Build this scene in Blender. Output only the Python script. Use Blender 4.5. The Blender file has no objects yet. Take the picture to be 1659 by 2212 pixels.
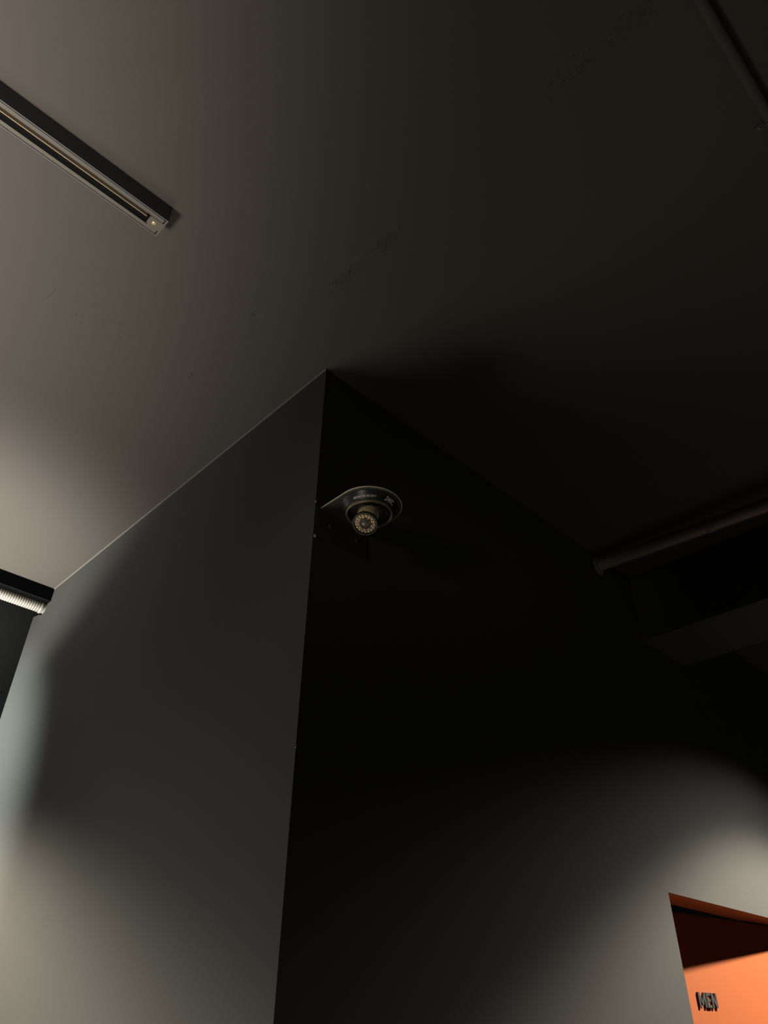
import bpy, bmesh, math, random
from mathutils import Vector, Matrix
random.seed(7)
scene = bpy.context.scene
COL = scene.collection
R = math.radians

# ------------------------------------------------------------------ camera
W, H, F = 1659, 2212, 1589.19
YAW, PITCH, ROLL = 0.8046256, 0.62936721, 0.01247353
CAM = Vector((0, 0, 1.70))
fwd = Vector((math.cos(PITCH)*math.cos(YAW), math.cos(PITCH)*math.sin(YAW), math.sin(PITCH)))
rgt = Vector((math.sin(YAW), -math.cos(YAW), 0)); upv = rgt.cross(fwd)
r2 = math.cos(ROLL)*rgt + math.sin(ROLL)*upv
u2 = -math.sin(ROLL)*rgt + math.cos(ROLL)*upv
cd = bpy.data.cameras.new('camera'); cam = bpy.data.objects.new('camera', cd); COL.objects.link(cam)
cd.sensor_fit = 'VERTICAL'; cd.sensor_height = 36; cd.sensor_width = 27; cd.lens = F/H*36
cd.clip_start = 0.02
M = Matrix((r2, u2, -fwd)).transposed().to_4x4(); M.translation = CAM
cam.matrix_world = M
scene.camera = cam

# ------------------------------------------------------------------ world, exposure
wd = bpy.data.worlds.new('world'); scene.world = wd; wd.use_nodes = True
wd.node_tree.nodes['Background'].inputs[0].default_value = (0.9, 0.95, 1.0, 1)
wd.node_tree.nodes['Background'].inputs[1].default_value = 0.0008
vs = scene.view_settings
vs.view_transform = 'Standard'; vs.look = 'None'; vs.gamma = 1; vs.use_curve_mapping = False
vs.exposure = 0.737

# ------------------------------------------------------------------ lights
def spot(name, loc, target, power, angle, blend, color, radius=0.02):
    l = bpy.data.lights.new(name, 'SPOT'); o = bpy.data.objects.new(name, l); COL.objects.link(o)
    l.energy = power; l.spot_size = R(angle); l.spot_blend = blend; l.color = color; l.shadow_soft_size = radius
    o.location = loc
    o.rotation_euler = (Vector(target) - Vector(loc)).to_track_quat('-Z', 'Y').to_euler()
    return o
WARM = (1.0, 0.87, 0.70)
NEUT = (1.0, 0.91, 0.79)
COOL = (0.93, 1.0, 0.88)
# ceiling downlight in front of the washroom door: tight bright beam and its wider spill
spot('door_downlight_beam', (2.676, 0.17, 2.859), (2.445, -0.037, 0), 246, 112, 0.247, WARM, 0.04)
spot('door_downlight_spill', (2.676, 0.17, 2.859), (2.445, -0.037, 0), 168, 133, 1.0, NEUT, 0.03)
# room lamps left of the pier, plus upward spots added to brighten ceiling and wall
spot('rear_pool_fill', (0.246, 2.38, 2.178), (0.281, 2.296, 3.16), 84, 92.6, 0.74, (1.0, 0.94, 0.84), 0.04)  # added upward spot for the light pool in the far top corner
spot('rear_track_spot', (-0.624, 2.40, 2.788), (0.69, 2.738, 2.16), 310, 60.5, 0.78, (0.97, 1.0, 0.90), 0.04)
spot('room_downlight', (-0.102, 2.25, 2.55), (-0.494, 2.632, 0.30), 226, 156.8, 0.32, WARM, 0.06)
spot('ceiling_bounce_fill', (-0.786, 0.84, 0.881), (-1.577, 1.671, 2.779), 460, 121.7, 0.65, NEUT, 0.25)  # unseen spot added in place of bounced light on the ceiling
spot('low_ceiling_fill', (0.26, 1.58, 1.12), (0.55, 0.04, 3.0), 26, 130, 0.3, NEUT, 0.38)  # unseen spot added to brighten the ceiling beyond the pier
# narrow spot added from the left just to brighten the security camera
spot('security_camera_fill', (-1.5, 0.20, 1.9), (0.78, 0.86, 2.53), 24, 11, 1.0, WARM, 0.22)

# ------------------------------------------------------------------ materials
def mat(name, col, rough=0.6, metal=0.0, spec=0.5, noise=0.0, nscale=20.0, bump=0.0, bscale=200.0, coat=0.0):
    m = bpy.data.materials.new(name); m.use_nodes = True
    nt = m.node_tree; b = nt.nodes['Principled BSDF']
    b.inputs['Roughness'].default_value = rough; b.inputs['Metallic'].default_value = metal
    b.inputs['Specular IOR Level'].default_value = spec; b.inputs['Coat Weight'].default_value = coat
    b.inputs['Base Color'].default_value = (*col, 1)
    tc = nt.nodes.new('ShaderNodeTexCoord')
    if noise:
        n = nt.nodes.new('ShaderNodeTexNoise'); n.inputs['Scale'].default_value = nscale; n.inputs['Detail'].default_value = 4
        nt.links.new(tc.outputs['Object'], n.inputs['Vector'])
        rp = nt.nodes.new('ShaderNodeMapRange')
        rp.inputs['To Min'].default_value = 1-noise; rp.inputs['To Max'].default_value = 1+noise
        nt.links.new(n.outputs['Fac'], rp.inputs['Value'])
        mx = nt.nodes.new('ShaderNodeMix'); mx.data_type = 'RGBA'; mx.blend_type = 'MULTIPLY'
        mx.inputs[0].default_value = 1; mx.inputs[6].default_value = (*col, 1)
        nt.links.new(rp.outputs[0], mx.inputs[7]); nt.links.new(mx.outputs[2], b.inputs['Base Color'])
    if bump:
        n = nt.nodes.new('ShaderNodeTexNoise'); n.inputs['Scale'].default_value = bscale; n.inputs['Detail'].default_value = 3
        nt.links.new(tc.outputs['Object'], n.inputs['Vector'])
        bp = nt.nodes.new('ShaderNodeBump'); bp.inputs['Strength'].default_value = bump; bp.inputs['Distance'].default_value = 0.001
        nt.links.new(n.outputs['Fac'], bp.inputs['Height']); nt.links.new(bp.outputs[0], b.inputs['Normal'])
    return m

M_wall = mat('charcoal_wall_paint', (0.0420, 0.0438, 0.0426), 0.8, spec=0.16, noise=0.03, nscale=3, bump=0.12, bscale=120)
M_front = mat('black_grey_wall_paint', (0.0420, 0.0438, 0.0426), 0.8, spec=0.16, noise=0.03, nscale=3, bump=0.12, bscale=120)
M_dark = mat('black_wall_paint', (0.0078, 0.0089, 0.0099), 0.8, spec=0.2, noise=0.1, nscale=5, bump=0.1, bscale=120)
M_beam = mat('matt_black_paint', (0.0030, 0.0036, 0.0042), 0.9, spec=0.02)
M_orange = mat('orange_paint', (0.2170, 0.0590, 0.0175), 0.55, spec=0.3, noise=0.03, nscale=4)
M_floor = mat('grey_floor', (0.075, 0.075, 0.075), 0.5, noise=0.15, nscale=8)
M_bead = mat('caulk_bead', (0.0690, 0.0648, 0.0564), 0.6)
M_black = mat('black_plastic', (0.022, 0.022, 0.022), 0.35, spec=0.5, noise=0.05, nscale=30)
M_bezel = mat('matt_black_bezel', (0.035, 0.032, 0.027), 0.6, spec=0.25)
M_highlight = mat('shelf_edge_highlight', (0.34, 0.28, 0.19), 0.45, metal=0.1)  # pale tan stands for the highlight along the bracket shelf
M_bracket = mat('black_powder_coat', (0.03, 0.03, 0.028), 0.42, spec=0.5, bump=0.05, bscale=900)
M_trackblk = mat('black_track_enamel', (0.0480, 0.0540, 0.0648), 0.5, spec=0.4, noise=0.03)
M_trackface = mat('track_face_plastic', (0.0600, 0.0528, 0.0420), 0.5, spec=0.4, noise=0.03)
M_copper = mat('lit_conductor', (0.3720, 0.2760, 0.1800), 0.5, metal=0.0)  # conductor tan, kept pale for the light inside the slot
M_brass = mat('brass_screw', (0.6650, 0.5250, 0.2660), 0.25, metal=0.35, spec=0.8)
M_hose = mat('silver_hose', (0.1800, 0.1692, 0.1512), 0.55, metal=0.1, spec=0.5, noise=0.12, nscale=60)
M_pipe = mat('black_pipe', (0.1200, 0.1080, 0.0900), 0.5, spec=0.4, noise=0.08, nscale=12)
M_gold = mat('bronze_barrel', (0.80, 0.62, 0.38), 0.45, metal=0.0, spec=0.5, noise=0.04, nscale=200)
M_led = mat('infrared_led', (0.98, 0.82, 0.52), 0.12, metal=0.0, spec=1.0, coat=1.0)
M_ledcup = mat('led_cup', (0.15, 0.105, 0.05), 0.35, metal=0.3)
M_lens = mat('lens_glass', (0.075, 0.062, 0.042), 0.4, spec=0.4, coat=0.15)
M_print = mat('white_print', (0.75, 0.73, 0.68), 0.5)
M_letter = mat('grey_letter_metal', (0.0300, 0.0294, 0.0282), 0.45, spec=0.4)
M_plaster = mat('bare_plaster', (0.55, 0.53, 0.47), 0.8)

def ceiling_material():
    m = mat('ceiling_paint', (0.0450, 0.0414, 0.0375), 0.75, spec=0.16)
    nt = m.node_tree; b = nt.nodes['Principled BSDF']; N = nt.nodes.new; L = nt.links.new
    tc = N('ShaderNodeTexCoord'); sx = N('ShaderNodeSeparateXYZ'); L(tc.outputs['Object'], sx.inputs[0])
    def mth(op, a, c=None):
        n = N('ShaderNodeMath'); n.operation = op
        for i, v in ((0, a), (1, c)):
            if v is None: continue
            if isinstance(v, (int, float)): n.inputs[i].default_value = v
            else: L(v, n.inputs[i])
        return n.outputs[0]
    def box(v, c, half, soft):
        d = mth('ABSOLUTE', mth('SUBTRACT', v, c))
        r = N('ShaderNodeMapRange'); r.interpolation_type = 'SMOOTHSTEP'
        r.inputs['From Min'].default_value = half-soft; r.inputs['From Max'].default_value = half+soft
        r.inputs['To Min'].default_value = 1; r.inputs['To Max'].default_value = 0
        L(d, r.inputs['Value']); return r.outputs[0]
    seam = box(sx.outputs[0], 0.575, 0.012, 0.012)
    p1 = mth('MULTIPLY', seam, box(sx.outputs[1], 0.675, 0.10, 0.03))
    p2 = mth('MULTIPLY', seam, box(sx.outputs[1], 0.13, 0.105, 0.03))
    p3 = mth('MULTIPLY', box(sx.outputs[0], 0.27, 0.06, 0.03), box(sx.outputs[1], 1.15, 0.035, 0.03))
    n3 = N('ShaderNodeTexNoise'); n3.inputs['Scale'].default_value = 26; n3.inputs['Detail'].default_value = 2
    L(tc.outputs['Object'], n3.inputs['Vector'])
    pr = N('ShaderNodeMapRange'); pr.inputs['From Min'].default_value = 0.30; pr.inputs['From Max'].default_value = 0.55
    L(n3.outputs['Fac'], pr.inputs['Value'])
    mask = mth('MULTIPLY', mth('ADD', mth('ADD', p1, mth('MULTIPLY', p2, 0.6)), mth('MULTIPLY', p3, 0.35)), pr.outputs[0])
    mp = N('ShaderNodeMapping'); mp.inputs['Scale'].default_value = (1.6, 1.0, 1); mp.inputs['Rotation'].default_value = (0, 0, 0.5)
    L(tc.outputs['Object'], mp.inputs[0])
    n1 = N('ShaderNodeTexNoise'); n1.inputs['Scale'].default_value = 150; n1.inputs['Detail'].default_value = 4; n1.inputs['Distortion'].default_value = 1.2
    L(mp.outputs[0], n1.inputs['Vector'])
    n2 = N('ShaderNodeTexNoise'); n2.inputs['Scale'].default_value = 70; n2.inputs['Detail'].default_value = 3
    L(tc.outputs['Object'], n2.inputs['Vector'])
    h = mth('ADD', mth('MULTIPLY', mth('MULTIPLY', n1.outputs['Fac'], mask), 1.0), mth('MULTIPLY', n2.outputs['Fac'], 0.02))
    bp = N('ShaderNodeBump'); bp.inputs['Strength'].default_value = 0.7; bp.inputs['Distance'].default_value = 0.005
    L(h, bp.inputs['Height']); L(bp.outputs[0], b.inputs['Normal'])
    return m
M_ceil = ceiling_material()

# ------------------------------------------------------------------ helpers
def obj(name, verts, faces, m, parent=None, smooth=False, mats=None, fm=None):
    me = bpy.data.meshes.new(name); me.from_pydata([tuple(v) for v in verts], [], faces)
    bm = bmesh.new(); bm.from_mesh(me); bmesh.ops.recalc_face_normals(bm, faces=bm.faces); bm.to_mesh(me); bm.free()
    me.materials.append(m)
    for x in (mats or []): me.materials.append(x)
    if fm:
        for p in me.polygons: p.material_index = fm(p)
    if smooth:
        for p in me.polygons: p.use_smooth = True
        me.set_sharp_from_angle(angle=R(38))
    o = bpy.data.objects.new(name, me); COL.objects.link(o)
    if parent: o.parent = parent
    return o
def empty(name, loc=(0, 0, 0)):
    o = bpy.data.objects.new(name, None); COL.objects.link(o); o.location = loc; o.empty_display_size = 0.05
    return o
def tag(o, label=None, cat=None, kind=None, group=None):
    if label: o['label'] = label
    if cat: o['category'] = cat
    if kind: o['kind'] = kind
    if group: o['group'] = group
    return o
def off(o, loc):
    """shift a part's mesh so that it can hang under an Empty placed at loc"""
    for v in o.data.vertices: v.co -= Vector(loc)
    return o
def boxvf(x0, x1, y0, y1, z0, z1):
    v = [(x, y, z) for z in (z0, z1) for y in (y0, y1) for x in (x0, x1)]
    f = [(0, 2, 3, 1), (4, 5, 7, 6), (0, 1, 5, 4), (2, 6, 7, 3), (0, 4, 6, 2), (1, 3, 7, 5)]
    return v, f
def prism(poly, a, b, place):
    """poly: 2-D outline, a/b: extents along the third axis, place(u, v, w) -> xyz"""
    n = len(poly)
    v = [place(u, w, a) for u, w in poly] + [place(u, w, b) for u, w in poly]
    f = [tuple(range(n)), tuple(range(2*n-1, n-1, -1))] + [(i, (i+1) % n, n+(i+1) % n, n+i) for i in range(n)]
    return v, f
def merge(*vfs):
    V, Fc = [], []
    for v, f in vfs:
        o = len(V); V += list(v); Fc += [tuple(i+o for i in q) for q in f]
    return V, Fc
def frame(axis, up=(0, 0, 1)):
    z = Vector(axis).normalized(); x = Vector(up).cross(z)
    if x.length < 1e-5: x = Vector((1, 0, 0))
    x.normalize(); y = z.cross(x); return x, y, z
def lathe(profile, org, axis, seg=40, up=(0, 0, 1), cap=True):
    """profile: (radius, distance along the axis)"""
    x, y, z = frame(axis, up); org = Vector(org); V, Fc = [], []
    for r, h in profile:
        for k in range(seg):
            a = 2*math.pi*k/seg
            V.append(org + z*h + (x*math.cos(a)+y*math.sin(a))*max(r, 1e-5))
    for i in range(len(profile)-1):
        for k in range(seg):
            Fc.append((i*seg+k, i*seg+(k+1) % seg, (i+1)*seg+(k+1) % seg, (i+1)*seg+k))
    if cap and profile[0][0] > 1e-4: Fc.append(tuple(range(seg)))
    if cap and profile[-1][0] > 1e-4: Fc.append(tuple(range((len(profile)-1)*seg, len(profile)*seg)))
    return V, Fc
def stroke(p, q, w, ext0=0.0, ext1=0.0):
    p, q = Vector(p), Vector(q); d = (q-p).normalized(); n = Vector((-d.y, d.x))*w/2
    p = p-d*ext0; q = q+d*ext1
    return [tuple(p+n), tuple(p-n), tuple(q-n), tuple(q+n)]

# ------------------------------------------------------------------ the setting
X0, Y0, CE = 0.7076, 0.93, 2.9451
TH = 0.084
YB = 2.471
# left face of the pier, with the broken-out notch for the hose at the top of its far end
prof = [(Y0, 0), (YB, 0), (YB, 2.886), (2.455, 2.884), (2.440, 2.8805), (2.424, 2.8790), (2.411, 2.8740),
        (2.400, 2.868), (2.385, 2.867), (2.372, 2.874), (2.366, 2.886), (2.363, 2.8985), (2.3400, 2.8985), (2.3400, CE), (Y0, CE)]
def pl(u, w, t):      # mitred against the front face at the corner
    y = u if u > Y0+1e-6 else Y0 + t
    return (X0 + t, y, w)
v, f = prism(prof, 0.0, TH, pl)
wl = tag(obj('wall_left', v, f, M_wall), 'charcoal painted side wall of the pier, broken out at the top for a hose', kind='structure')
# front face of the pier with the washroom doorway
DX0, DX1, DZ = 1.856, 2.672, 2.008
outl = [(X0, 0), (DX0, 0), (DX0, DZ), (DX1, DZ), (DX1, 0), (6.0, 0), (6.0, CE), (X0, CE)]
def pf(u, w, t):
    return ((u if u > X0+1e-6 else X0 + t), Y0 + t, w)
v, f = prism(outl, 0.0, TH, pf)
def fm_front(p):
    c = p.center
    return 1 if (DX0-1e-3 <= c.x <= DX1+1e-3 and c.z < DZ+1e-3 and abs(c.y-(Y0+TH/2)) < 1e-3 and p.area < 3) else 0
wf = tag(obj('wall_front', v, f, M_front, mats=[M_orange], fm=fm_front), 'dark front wall carrying the security camera and the orange doorway', kind='structure')
v, f = boxvf(-5, X0+TH+0.02, YB, YB+0.1, 0, 3.05)
wb = tag(obj('wall_back', v, f, M_dark), 'black rear wall seen past the grey pier', kind='structure')
v, f = merge(boxvf(-5, X0, -3.5, 2.3405, CE, CE+0.08), boxvf(X0, 6.0, -3.5, Y0+TH, CE, CE+0.08), boxvf(X0, X0+TH, Y0+TH, 2.3405, CE, CE+0.08))
ce = tag(obj('ceiling', v, f, M_ceil), 'charcoal painted plaster ceiling', kind='structure')
v, f = boxvf(-5, 6, -3.5, YB, -0.05, 0)
tag(obj('floor', v, f, M_floor), 'dark floor', kind='structure')
# black downstand along the rear wall at the ceiling
v, f = prism([(2.3405, 2.899), (2.350, 2.899), (2.350, 3.0), (YB-0.0005, 3.0), (YB-0.0005, 3.03), (2.3405, 3.03)], -5, X0+TH, lambda u, w, t: (t, u, w))
tag(obj('trim_1', v, f, M_beam), 'black downstand strip at the ceiling above the ribbed hose', kind='structure')
# caulk bead between ceiling and pier
v, f = prism([(0, 0), (-0.0030, 0), (-0.0018, -0.0016), (0, -0.0036)], 0.93, 2.342, lambda u, w, t: (X0-0.0002+u, t, CE-0.0002+w))
tag(obj('trim_2', v, f, M_bead), 'thin pale caulk bead between ceiling and pier', kind='structure')
# boxed beam over the doorway
v, f = boxvf(2.010, 2.270, -2.6, Y0-0.0005, 2.722, CE-0.0005)
tag(obj('trim_3', v, f, M_front), 'dark boxed beam under the ceiling above the doorway', kind='structure')

# paint chips on the pier's corner
def chip(p, s, parent, m=M_plaster):
    V = []; n = 7
    for k in range(n):
        a = 2*math.pi*k/n; r = s*random.uniform(0.6, 1.1)
        V.append((p[0]+0.6*r*math.cos(a), p[1]-0.6*r*math.cos(a), p[2]+r*math.sin(a)))
    top = (p[0]-s*0.35, p[1]-s*0.35, p[2]); V.append(top)
    Fc = [(k, (k+1) % n, n) for k in range(n)] + [tuple(range(n-1, -1, -1))]
    return obj('paint_chip', V, Fc, m, parent)
chip((X0, Y0, 2.083), 0.0016, wl); chip((X0, Y0, 2.569), 0.0022, wl)
# little pale scuff on the rear wall
v, f = boxvf(0.676, 0.6806, YB-0.0006, YB, 2.608, 2.616)
obj('paint_chip', v, f, M_wall, wb)

# scuffs and specks on the ceiling
V, Fc = [], []
def bump_at(x, y, r, h, n=10):
    o = len(V)
    for rr, hh in ((1, 0.0), (0.75, 0.6), (0.35, 0.95)):
        for k in range(n):
            a = 2*math.pi*k/n; V.append((x+r*rr*math.cos(a)*random.uniform(.85, 1.1), y+r*rr*math.sin(a), CE-h*hh))
    V.append((x, y, CE-h))
    for i in range(2):
        for k in range(n): Fc.append((o+i*n+k, o+i*n+(k+1) % n, o+(i+1)*n+(k+1) % n, o+(i+1)*n+k))
    for k in range(n): Fc.append((o+2*n+k, o+2*n+(k+1) % n, o+3*n))
def ridge(x0, y0, x1, y1, w, h):
    o = len(V); d = Vector((x1-x0, y1-y0)); n = Vector((-d.y, d.x)).normalized()*w/2
    mx, my = (x0+x1)/2+random.uniform(-.003, .003), (y0+y1)/2
    for (x, y, s) in ((x0, y0, .3), (mx, my, 1), (x1, y1, .3)):
        V.extend([(x+n.x*s, y+n.y*s, CE), (x, y, CE-h*s), (x-n.x*s, y-n.y*s, CE)])
    for i in range(2):
        a = o+3*i; Fc.extend([(a, a+1, a+4, a+3), (a+1, a+2, a+5, a+4)])
S = 0.62
bump_at(0.799*S, 1.49*S, .0042, .003); bump_at(0.803*S, 1.875*S, .0050, .0035)
for (x, y) in ((.425, 1.86), (.455, 1.84), (.500, 1.84), (.560, 1.83), (.375, 1.91), (.40, 1.935)):
    a = random.uniform(0, 3.1); l = random.uniform(.008, .02)
    ridge(x*S-l*math.cos(a)/2, y*S-l*math.sin(a)/2, x*S+l*math.cos(a)/2, y*S+l*math.sin(a)/2, .0016, .0008)
ridge(.266*S, 1.945*S, .278*S, 1.862*S, .0014, .0009)
ridge(.735*S, 1.60*S, .755*S, 1.57*S, .002, .001); ridge(1.04*S, 1.70*S, 1.07*S, 1.68*S, .002, .001)
ridge(1.02*S, 1.75*S, 1.035*S, 1.73*S, .003, .001); ridge(1.56*S, 1.0*S, 1.61*S, .94*S, .0016, .0008)
for i in range(46):       # ragged filler along the board joint
    y = random.choice((random.uniform(.56, .79), random.uniform(.03, .24))); x = .573+random.gauss(0, .009)
    a = random.uniform(.9, 1.9); l = random.uniform(.004, .014)
    ridge(x-l*math.cos(a)/2, y-l*math.sin(a)/2, x+l*math.cos(a)/2, y+l*math.sin(a)/2, .0022, .0013)
sc = tag(obj('paint_scuffs', V, Fc, M_ceil, ce, smooth=True), kind='stuff')
M_speck = mat('dark_speck', (0.0120, 0.0108, 0.0096), 0.8)
V, Fc = [], []
for (x, y, r) in ((.532, 1.900, .0017), (.493, 1.777, .0016), (.778, 2.024, .0015), (.928, .904, .0014), (.525, 1.363, .0012), (.72, 1.94, .0016), (.806, 1.892, .0026)):
    bump_at(x*S, y*S, r, .0009, 8)
tag(obj('paint_specks', V, Fc, M_speck, ce, smooth=True), kind='stuff')

V, Fc = [], []
for (x0_, z0_, x1_, z1_) in ((2.36, 2.083, 2.42, 2.086), (2.42, 2.072, 2.455, 2.078), (2.445, 2.095, 2.448, 2.072), (2.30, 2.060, 2.34, 2.063)):
    o = len(V)
    for t in range(5):
        x, z = x0_+(x1_-x0_)*t/4, z0_+(z1_-z0_)*t/4+random.uniform(-.001, .001); k = math.sin(math.pi*(t+.5)/5)
        V.extend([(x-.0005, Y0, z-.0022*k), (x, Y0-.0004*k, z), (x+.0005, Y0, z+.0022*k)])
    for t in range(4):
        a = o+3*t; Fc.extend([(a, a+1, a+4, a+3), (a+1, a+2, a+5, a+4)])
tag(obj('paint_wrinkles', V, Fc, M_front, wf, smooth=True), kind='stuff')

# ------------------------------------------------------------------ washroom door, ajar
ANG = math.atan(0.1478)
HP = Vector((2.66, 0.9754, 0)); DU = Vector((-math.cos(ANG), math.sin(ANG), 0)); DN = Vector((-math.sin(ANG), -math.cos(ANG), 0))
def pd(u, w, t):
    p = HP + DU*u + DN*t; return (p.x, p.y, w)
door = tag(empty('door_1', (HP.x, HP.y, 0)), 'orange washroom door standing slightly ajar', kind='structure')
v, f = prism([(0, 0.012), (0.792, 0.012), (0.792, 2.0038), (0, 2.0038)], 0, -0.04, pd)
off(obj('door_leaf', v, f, M_orange, door), HP)
for z in (0.25, 1.05, 1.80):
    v, f = lathe([(0.007, 0), (0.007, 0.09)], HP + DN*(-0.006) + Vector((0.006, 0, z-0.045)), (0, 0, 1), 12)
    off(obj('hinge', v, f, M_black, door), HP)
v, f = merge(lathe([(0.009, 0), (0.009, 0.05)], HP+DU*0.73+Vector((0, 0, 1.0)), DN, 14), prism([(0.60, 0.99), (0.74, 0.99), (0.74, 1.012), (0.60, 1.012)], 0.042, 0.056, pd))
off(obj('door_handle', v, f, M_black, door), HP)

# raised letters M E N on the door
sgn_loc = HP + DU*0.478 + DN*0.001 + Vector((0, 0, 1.79))
sign = tag(empty('door_sign', sgn_loc), 'raised dark grey letters reading MEN on the orange door', 'sign')
HL, WS, KW = 0.0325, 0.0064, 0.88
def letter(outline, u0):
    v, f = prism([(0.5225-(u0+a)*KW, 1.7910+b) for a, b in outline], 0.0002, 0.0052, pd)
    o = obj('letter', v, f, M_letter, sign)
    bm = bmesh.new(); bm.from_mesh(o.data); bmesh.ops.triangulate(bm, faces=[q for q in bm.faces if len(q.verts) > 4]); bm.to_mesh(o.data); bm.free()
    off(o, sgn_loc)
w_ = 0.0072
letter([(0, 0), (w_, 0), (w_, HL*0.62), (0.0148, HL*0.14), (0.0192, HL*0.14), (0.034-w_, HL*0.62), (0.034-w_, 0), (0.034, 0), (0.034, HL), (0.034-w_*0.95, HL), (0.017, HL*0.42), (w_*0.95, HL), (0, HL)], 0.0)
t_ = 0.0062; m0, m1 = HL/2-t_/2, HL/2+t_/2
letter([(0, 0), (0.0205, 0), (0.0205, t_), (w_, t_), (w_, m0), (0.0190, m0), (0.0190, m1), (w_, m1), (w_, HL-t_), (0.0205, HL-t_), (0.0205, HL), (0, HL)], 0.0378)
letter([(0, 0), (w_, 0), (w_, HL*0.58), (0.0260-w_*1.05, 0), (0.0260, 0), (0.0260, HL), (0.0260-w_, HL), (0.0260-w_, HL*0.42), (w_*1.05, HL), (0, HL)], 0.0622)

# ------------------------------------------------------------------ lighting track on the ceiling
TX1 = 0.2475; TX0 = -2.4; TY = 0.8277; TWD = 0.0425; TZ0 = 2.9020; TZ1 = CE-0.0004
tl = (TX1, TY+TWD/2, TZ0)
track = tag(empty('lighting_track', tl), 'black lighting track end screwed flat to the ceiling', 'track')
def px(u, w, t): return (t, TY+u, TZ0+w)
hh = TZ1-TZ0
shell = [(0, 0.0), (0.0022, 0.0), (0.0022, hh-0.003), (TWD-0.0022, hh-0.003), (TWD-0.0022, 0.0), (TWD, 0.0), (TWD, hh), (0, hh)]
v, f = prism(shell, TX0, TX1-0.004, px); off(obj('rail_body', v, f, M_trackblk, track), tl)
for (a, b) in ((0.0036, 0.0112), (0.0318, TWD-0.0034)):
    v, f = prism([(a, 0.0002), (b, 0.0002), (b, 0.0036), (a, 0.0036)], TX0, TX1-0.0055, px)
    off(obj('flange', v, f, M_trackface, track), tl)
    q = a if a < .01 else b     # web joining the flange to the shell
    v, f = prism([(0.0022, 0.006), (a+0.004 if a < .01 else b-0.004, 0.006), (a+0.004 if a < .01 else b-0.004, 0.0036), (0.0022 if a < .01 else b-0.002, 0.0036)], TX0, TX1-0.006, px) if a < .01 else \
           prism([(TWD-0.0022, 0.006), (b-0.004, 0.006), (b-0.004, 0.0036), (TWD-0.0022, 0.0036)], TX0, TX1-0.006, px)
    off(obj('web', v, f, M_trackblk, track), tl)
v, f = prism([(0.0318, 0.0036), (0.0345, 0.0036), (0.0345, 0.040), (0.0318, 0.040)], TX0, TX1-0.02, px)
off(obj('liner', v, f, M_trackblk, track), tl)
v, f = prism([(0.0306, 0.0190), (0.0317, 0.0180), (0.0317, 0.0320), (0.0306, 0.0315)], TX0, TX1-0.030, px)  # conductor placed and coloured to carry the lit stripe inside the slot
off(obj('conductor', v, f, M_copper, track), tl)
v, f = prism([(0.0060, 0.0125), (0.0070, 0.0120), (0.0070, 0.0205), (0.0060, 0.0200)], TX0, TX1-0.030, px)
off(obj('conductor', v, f, M_copper, track), tl)
cap = off(obj('end_cap', *merge(boxvf(TX1-0.0035, TX1, TY-0.0004, TY+TWD+0.0004, TZ0-0.0006, TZ1),
      prism([(TX1-0.0036, 0.0118), (TX1-0.026, 0.0118), (TX1-0.0285, 0.0145), (TX1-0.0285, 0.0280), (TX1-0.025, 0.0312), (TX1-0.0036, 0.0312)], TZ0-0.0004, TZ0+0.005, lambda u, w, t: (u, TY+w, t))),
      M_trackface, track), tl)
sc_c = Vector((TX1-0.0175, TY+0.0212, TZ0-0.0004))
scr = off(obj('screw', *lathe([(0.0001, -0.0001), (0.0034, -0.0001), (0.0034, 0.0006), (0.0026, 0.0013), (0.0001, 0.0016)], sc_c, (0, 0, -1), 20), M_brass, cap, smooth=True), tl)
cross = merge(boxvf(sc_c.x-0.0018, sc_c.x+0.0018, sc_c.y-0.0004, sc_c.y+0.0004, sc_c.z-0.00185, sc_c.z-0.0010),
              boxvf(sc_c.x-0.0004, sc_c.x+0.0004, sc_c.y-0.0018, sc_c.y+0.0018, sc_c.z-0.00185, sc_c.z-0.0010))
off(obj('screw_slot', *cross, mat('dark_brass', (0.22, 0.14, 0.05), 0.5, metal=0.5), cap), tl)
v, f = lathe([(0.0016, -0.0001), (0.0016, 0.0003), (0.0011, 0.0003), (0.0011, -0.0001)], (TX1-0.0095, TY+0.0250, TZ0-0.0004), (0, 0, -1), 16)
off(obj('rivet', v, f, M_trackblk, cap), tl)

# ------------------------------------------------------------------ ribbed hose into the pier
def ribbed(x0, x1, y, z, r, amp, pitch, sag, seg=28):
    V, Fc = [], []; n = int((x1-x0)/pitch*8)
    for i in range(n+1):
        x = x0+(x1-x0)*i/n; rr = r + amp*(0.5+0.5*math.cos(2*math.pi*x/pitch))
        zc = z - sag*(x1-x)
        for k in range(seg):
            a = 2*math.pi*k/seg; V.append((x, y+rr*math.cos(a), zc+rr*math.sin(a)))
    for i in range(n):
        for k in range(seg): Fc.append((i*seg+k, i*seg+(k+1) % seg, (i+1)*seg+(k+1) % seg, (i+1)*seg+k))
    Fc.append(tuple(range(seg))); Fc.append(tuple(range(n*seg, (n+1)*seg)))
    return V, Fc
hl = (0.70, 2.393, 2.871)
hose = tag(empty('ribbed_hose', hl), 'silver ribbed hose running into the broken top of the grey pier', 'hose')
off(obj('hose_tube', *ribbed(-1.6, 0.745, 2.393, 2.8915, 0.0178, 0.0013, 0.0080, 0.0), M_hose, hose, smooth=True), hl)
v, f = lathe([(0.0200, 0), (0.0212, 0.002), (0.0212, 0.006), (0.0200, 0.008)], (0.694, 2.393, 2.8915), (1, 0, 0), 28, cap=False)
off(obj('end_band', v, f, M_hose, hose, smooth=True), hl)

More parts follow.
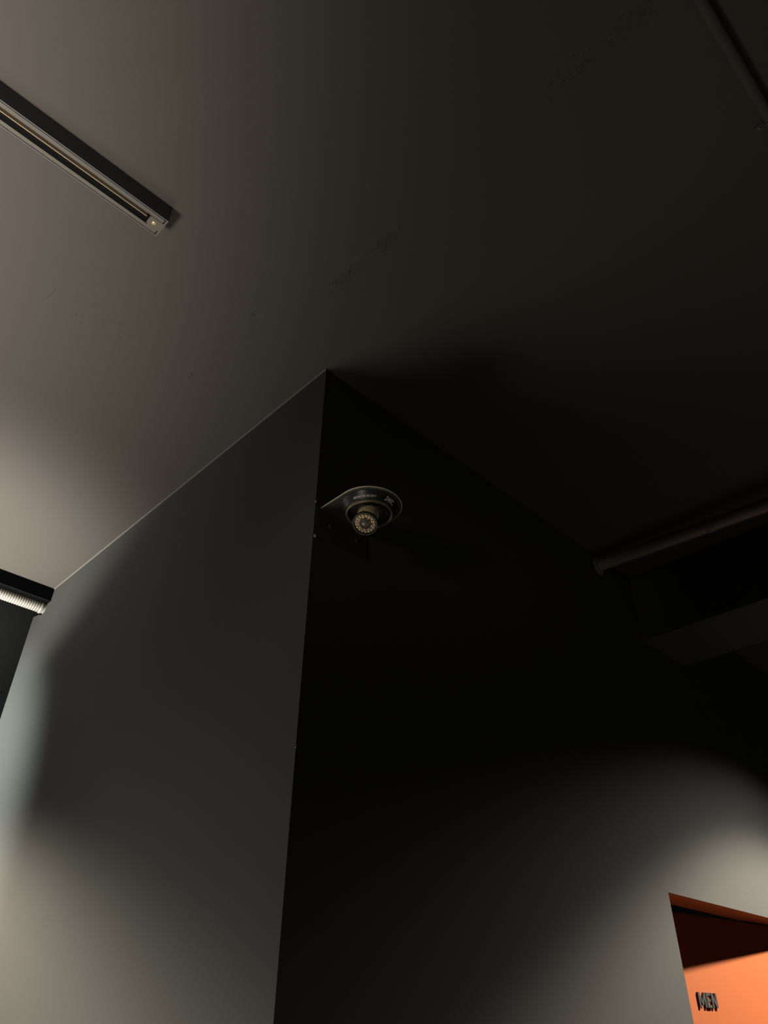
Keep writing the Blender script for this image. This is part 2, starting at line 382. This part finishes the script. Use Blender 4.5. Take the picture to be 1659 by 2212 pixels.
# ------------------------------------------------------------------ dark pipe from the front wall to the right
pa, pb = Vector((1.810, 0.9295, 2.906)), Vector((1.838, 0.4216, 2.890)); pdx = (pb-pa).normalized()
pipe = tag(empty('wall_pipe', pa), 'dark pipe leaving the front wall under the ceiling beside the boxed beam', 'pipe')
off(obj('pipe_run', *lathe([(0.0185, 0.0), (0.0185, 2.9)], pa, pdx, 28), M_pipe, pipe, smooth=True), pa)
off(obj('wall_collar', *lathe([(0.0188, 0.0), (0.030, 0.0), (0.031, 0.003), (0.027, 0.007), (0.0188, 0.009)], pa, pdx, 28), M_pipe, pipe, smooth=True), pa)
off(obj('coupling', *lathe([(0.0186, 0.338), (0.0200, 0.340), (0.0202, 0.360), (0.0186, 0.362)], pa, pdx, 28), M_pipe, pipe, smooth=True), pa)

# ------------------------------------------------------------------ painted conduit across the ceiling
CRA, CY, CZ = 0.0098, -0.008, CE-0.0058
ca = Vector((-1.5, CY, CZ)); cl = (0.866, CY, CZ)
cond = tag(empty('ceiling_conduit', cl), 'thin charcoal conduit clipped flat along the dark part of the ceiling', 'conduit')
def halfround(r0, x0, x1, n=16):
    pts = [(r0*math.cos(math.pi+math.pi*k/n), r0*0.85*math.sin(math.pi+math.pi*k/n)) for k in range(n+1)]
    pts = [(-r0, 0.0060)] + pts + [(r0, 0.0060)]
    return prism(pts, x0, x1, lambda u, w, t: (t, CY+u, CZ+w))
off(obj('conduit_run', *halfround(CRA, -1.5, 2.0), M_ceil, cond, smooth=True), cl)
off(obj('pipe_clip', *merge(halfround(CRA+0.0018, 0.860, 0.872), boxvf(0.860, 0.872, CY+CRA, CY+CRA+0.016, CE-0.0022, CE-0.0003)), M_ceil, cond, smooth=True), cl)
v, f = lathe([(0.0001, 0.0022), (0.0022, 0.0018), (0.0028, 0.0)], (0.866, CY+CRA+0.010, CE-0.0022), (0, 0, -1), 12)
off(obj('screw', v, f, M_bead, cond), cl)

# ------------------------------------------------------------------ camera bracket
BX0, BX1, BZ0, BZ1 = 0.7190, 0.8450, 2.4912, 2.5575
bc = Vector((0.782, 0.854)); BR = 0.063
bl = (0.782, Y0, BZ0)
br = tag(empty('camera_bracket', bl), 'black angle bracket with rounded shelf fixed at the pier corner', 'bracket')
def rounded(x0, x1, z0, z1, r, n=5):
    out = []
    for cx_, cz_, a0 in ((x1-r, z0+r, -90), (x1-r, z1-r, 0), (x0+r, z1-r, 90), (x0+r, z0+r, 180)):
        for k in range(n+1):
            a = R(a0+90*k/n); out.append((cx_+r*math.cos(a), cz_+r*math.sin(a)))
    return out
v, f = prism(rounded(BX0, BX1, BZ0, BZ1-0.0002, 0.002), Y0-0.0022, Y0-0.0002, lambda u, w, t: (u, t, w))
off(obj('wall_plate', v, f, M_bracket, br), bl)
shelf = [(BX0, Y0-0.0023)] + [(bc.x+BR*math.cos(R(a)), bc.y+BR*math.sin(R(a))) for a in range(180, 361, 5)] + [(BX1, Y0-0.0023)]
v, f = prism(shelf, BZ1-0.0022, BZ1, lambda u, w, t: (u, w, t))
off(obj('shelf', v, f, M_bracket, br), bl)
def tube(pts, r, seg=8):
    V, Fc = [], []; pts = [Vector(p) for p in pts]
    for i, p in enumerate(pts):
        d = (pts[min(i+1, len(pts)-1)]-pts[max(i-1, 0)])
        x, y, z = frame(d)
        for k in range(seg):
            a = 2*math.pi*k/seg; V.append(p+(x*math.cos(a)+y*math.sin(a))*r)
    for i in range(len(pts)-1):
        for k in range(seg): Fc.append((i*seg+k, i*seg+(k+1) % seg, (i+1)*seg+(k+1) % seg, (i+1)*seg+k))
    Fc.append(tuple(range(seg))); Fc.append(tuple(range((len(pts)-1)*seg, len(pts)*seg)))
    return V, Fc
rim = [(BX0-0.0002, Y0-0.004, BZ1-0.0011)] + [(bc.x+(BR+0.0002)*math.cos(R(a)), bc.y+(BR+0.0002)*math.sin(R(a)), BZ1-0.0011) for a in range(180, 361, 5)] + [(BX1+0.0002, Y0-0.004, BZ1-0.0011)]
off(obj('shelf_highlight', *tube(rim, 0.0013), M_highlight, br, smooth=True), bl)  # added bead whose pale colour paints the lit edge of the shelf
for sx_ in (0.747, 0.817):
    v, f = lathe([(0.0055, 0), (0.0055, 0.001), (0.0048, 0.0026), (0.002, 0.0032), (0.0001, 0.0033)], (sx_, Y0-0.0022, 2.5275), (0, -1, 0), 18)
    off(obj('bolt', v, f, M_bracket, br, smooth=True), bl)
wc = off(chip((X0+0.0035, Y0-0.0015, 2.4880), 0.0050, br, mat('worn_metal_edge', (0.30, 0.28, 0.22), 0.6)), bl); wc.name = 'worn_corner'

# ------------------------------------------------------------------ security camera
BC = Vector((0.782, 0.854, BZ1-0.0023))
sc_l = BC
secam = tag(empty('security_camera', sc_l), 'black turret security camera with ring of small lamps around its lens', 'camera')
zt, zb, rt, rb = 0.0, 0.0165, 0.0560, 0.0478      # downward distances and radii of the conical base
base = off(obj('base', *lathe([(rt-0.001, zt), (rt, zt+0.001), (rb+0.0006, zb-0.0008), (rb, zb), (rb-0.002, zb), (rb-0.0025, zb-0.0012), (0.0412, zb-0.0012), (0.0405, zb-0.009), (0.018, zb-0.009)], BC, (0, 0, -1), 72), M_black, secam, smooth=True), sc_l)
off(obj('lip_ring', *lathe([(0.0455, zb-0.0011), (0.0458, zb+0.003), (0.0446, zb+0.0050), (0.0432, zb+0.0046), (0.0425, zb+0.001), (0.0425, zb-0.0011)], BC, (0, 0, -1), 72, cap=False), mat('satin_ring', (0.20, 0.16, 0.10), 0.4, metal=0.1), secam, smooth=True), sc_l)
off(obj('inner_plate', *lathe([(0.0403, zb-0.0095), (0.0395, zb-0.007), (0.030, zb-0.006), (0.001, zb-0.006)], BC, (0, 0, -1), 48), M_black, secam, smooth=True), sc_l)
def on_base(ang, s):
    """point on the conical side: s = 0 top edge .. 1 bottom edge"""
    r = rt + (rb-rt)*s + 0.00015; z = zt + 0.001 + (zb-zt-0.001)*s
    return (BC.x + r*math.cos(ang), BC.y + r*math.sin(ang), BC.z - z)
NEAR = R(227.0)
def text_mesh(body):
    c = bpy.data.curves.new('t', 'FONT'); c.body = body; c.size = 1; c.align_x = 'LEFT'; c.resolution_u = 2
    o = bpy.data.objects.new('t', c); COL.objects.link(o)
    dg = bpy.context.evaluated_depsgraph_get(); me = bpy.data.meshes.new_from_object(o.evaluated_get(dg))
    vs_ = [tuple(p.co) for p in me.vertices]; fs = [tuple(p.vertices) for p in me.polygons]
    bpy.data.objects.remove(o); bpy.data.curves.remove(c); bpy.data.meshes.remove(me)
    return vs_, fs
vs_, fs = text_mesh('BEHIND THE SECURITY')
x0_ = min(p[0] for p in vs_); x1_ = max(p[0] for p in vs_); y1_ = max(p[1] for p in vs_)
A0, A1 = R(-36), R(15)
V = [on_base(NEAR + A0+(A1-A0)*(x-x0_)/(x1_-x0_), 0.78-0.24*(y/y1_)) for x, y, z in vs_]
off(obj('slogan_print', V, fs, M_print, base), sc_l)
# the three-letter maker's mark, drawn as strokes
def strip(pts, w):
    out = []
    for p, q in zip(pts[:-1], pts[1:]):
        s = stroke(p, q, w, w*0.35, w*0.35); o = []
        for k in range(5):   # subdivide along so that it follows the cone
            t = k/4
            o.append((s[0][0]*(1-t)+s[3][0]*t, s[0][1]*(1-t)+s[3][1]*t)); o.append((s[1][0]*(1-t)+s[2][0]*t, s[1][1]*(1-t)+s[2][1]*t))
        out.append((o, [(2*k, 2*k+1, 2*k+3, 2*k+2) for k in range(4)]))
    return merge(*out)
LV, LF = merge(strip([(0.0, 0.12), (0.58, 0.12), (0.58, 1.0)], 0.22), strip([(0.95, 1.0), (1.2, 0.06), (1.55, 0.95), (1.85, 0.06), (2.15, 1.0)], 0.22),
               strip([(3.15, 0.92), (2.45, 0.92), (2.45, 0.08), (3.15, 0.08)], 0.22))
B0, B1 = R(35), R(62)
V = [on_base(NEAR + B0+(B1-B0)*x/3.15, 0.80-0.52*y) for x, y in LV]
off(obj('logo_print', V, LF, M_print, base), sc_l)
# eyeball barrel
HD, PT, BL = R(211), R(62), 0.0560
ax = Vector((math.cos(HD)*math.cos(PT), math.sin(HD)*math.cos(PT), -math.sin(PT)))
B0p = BC + Vector((0, 0, -zb+0.006))
off(obj('socket', *lathe([(0.026, 0), (0.026, 0.006), (0.0225, 0.009), (0.020, 0.009)], B0p - ax*0.001, Vector((ax.x*.3, ax.y*.3, ax.z)), 40), M_black, secam, smooth=True), sc_l)
off(obj('barrel', *lathe([(0.0195, 0.0), (0.0200, 0.003), (0.0205, BL-0.0115), (0.0205, BL-0.0105)], B0p, ax, 48), M_gold, secam, smooth=True), sc_l)
fx, fy, fz = frame(ax)
bez = off(obj('bezel', *lathe([(0.0200, BL-0.0108), (0.0228, BL-0.0100), (0.0240, BL-0.008), (0.0244, BL-0.001), (0.0238, BL), (0.0212, BL), (0.0205, BL-0.0035), (0.0195, BL-0.0035)], B0p, ax, 56), M_bezel, secam, smooth=True), sc_l)
FC = B0p + ax*(BL-0.0035)
v, f = boxvf(-0.0003, 0.0003, -0.0002, 0.0007, -0.0075, 0.0032)
upd = (Vector((0, 0, 1)) - ax*ax.z).normalized(); sd = ax.cross(upd)
V = [B0p + ax*(BL-0.004) + upd*(0.0239+y) + sd*x + ax*z for x, y, z in v]
off(obj('index_mark', V, f, mat('mark_black', (0.005, 0.005, 0.005), 0.6), bez), sc_l)
off(obj('lamp_plate', *lathe([(0.0200, -0.002), (0.0200, 0.0), (0.0112, 0.0002), (0.0112, -0.002)], FC, ax, 48), M_ledcup, secam), sc_l)
led_me = None
def add_led(ang, rad, s):
    global led_me
    p = FC + (sd*math.cos(ang)+upd*math.sin(ang))*rad
    if led_me is None:
        v, f = lathe([(1.0, 0.0), (1.0, 0.5), (0.92, 0.95), (0.7, 1.3), (0.38, 1.5), (0.001, 1.56)], (0, 0, 0), (0, 0, 1), 14)
        o = obj('lamp', v, f, M_led, secam, smooth=True); led_me = o.data
    else:
        o = bpy.data.objects.new('lamp', led_me); COL.objects.link(o); o.parent = secam
    o.location = p - sc_l; o.scale = (s, s, s*1.1)
    o.rotation_euler = Vector(ax).to_track_quat('Z', 'Y').to_euler()
for k in range(17):
    a = 2*math.pi*k/17 + 0.1
    add_led(a, 0.0172, 0.00185)
for k in range(9):
    a = R(-90)+2*math.pi*(k+0.5)/9
    add_led(a, 0.0131, 0.0016)
off(obj('lens_housing', *lathe([(0.0112, -0.001), (0.0114, 0.0015), (0.0108, 0.0026), (0.0095, 0.0026), (0.0088, 0.0012)], FC, ax, 40, cap=False), M_black, secam, smooth=True), sc_l)
off(obj('lens', *lathe([(0.0090, 0.0010), (0.0080, 0.0022), (0.0060, 0.0032), (0.0030, 0.0039), (0.0001, 0.0041)], FC, ax, 40), M_lens, secam, smooth=True), sc_l)
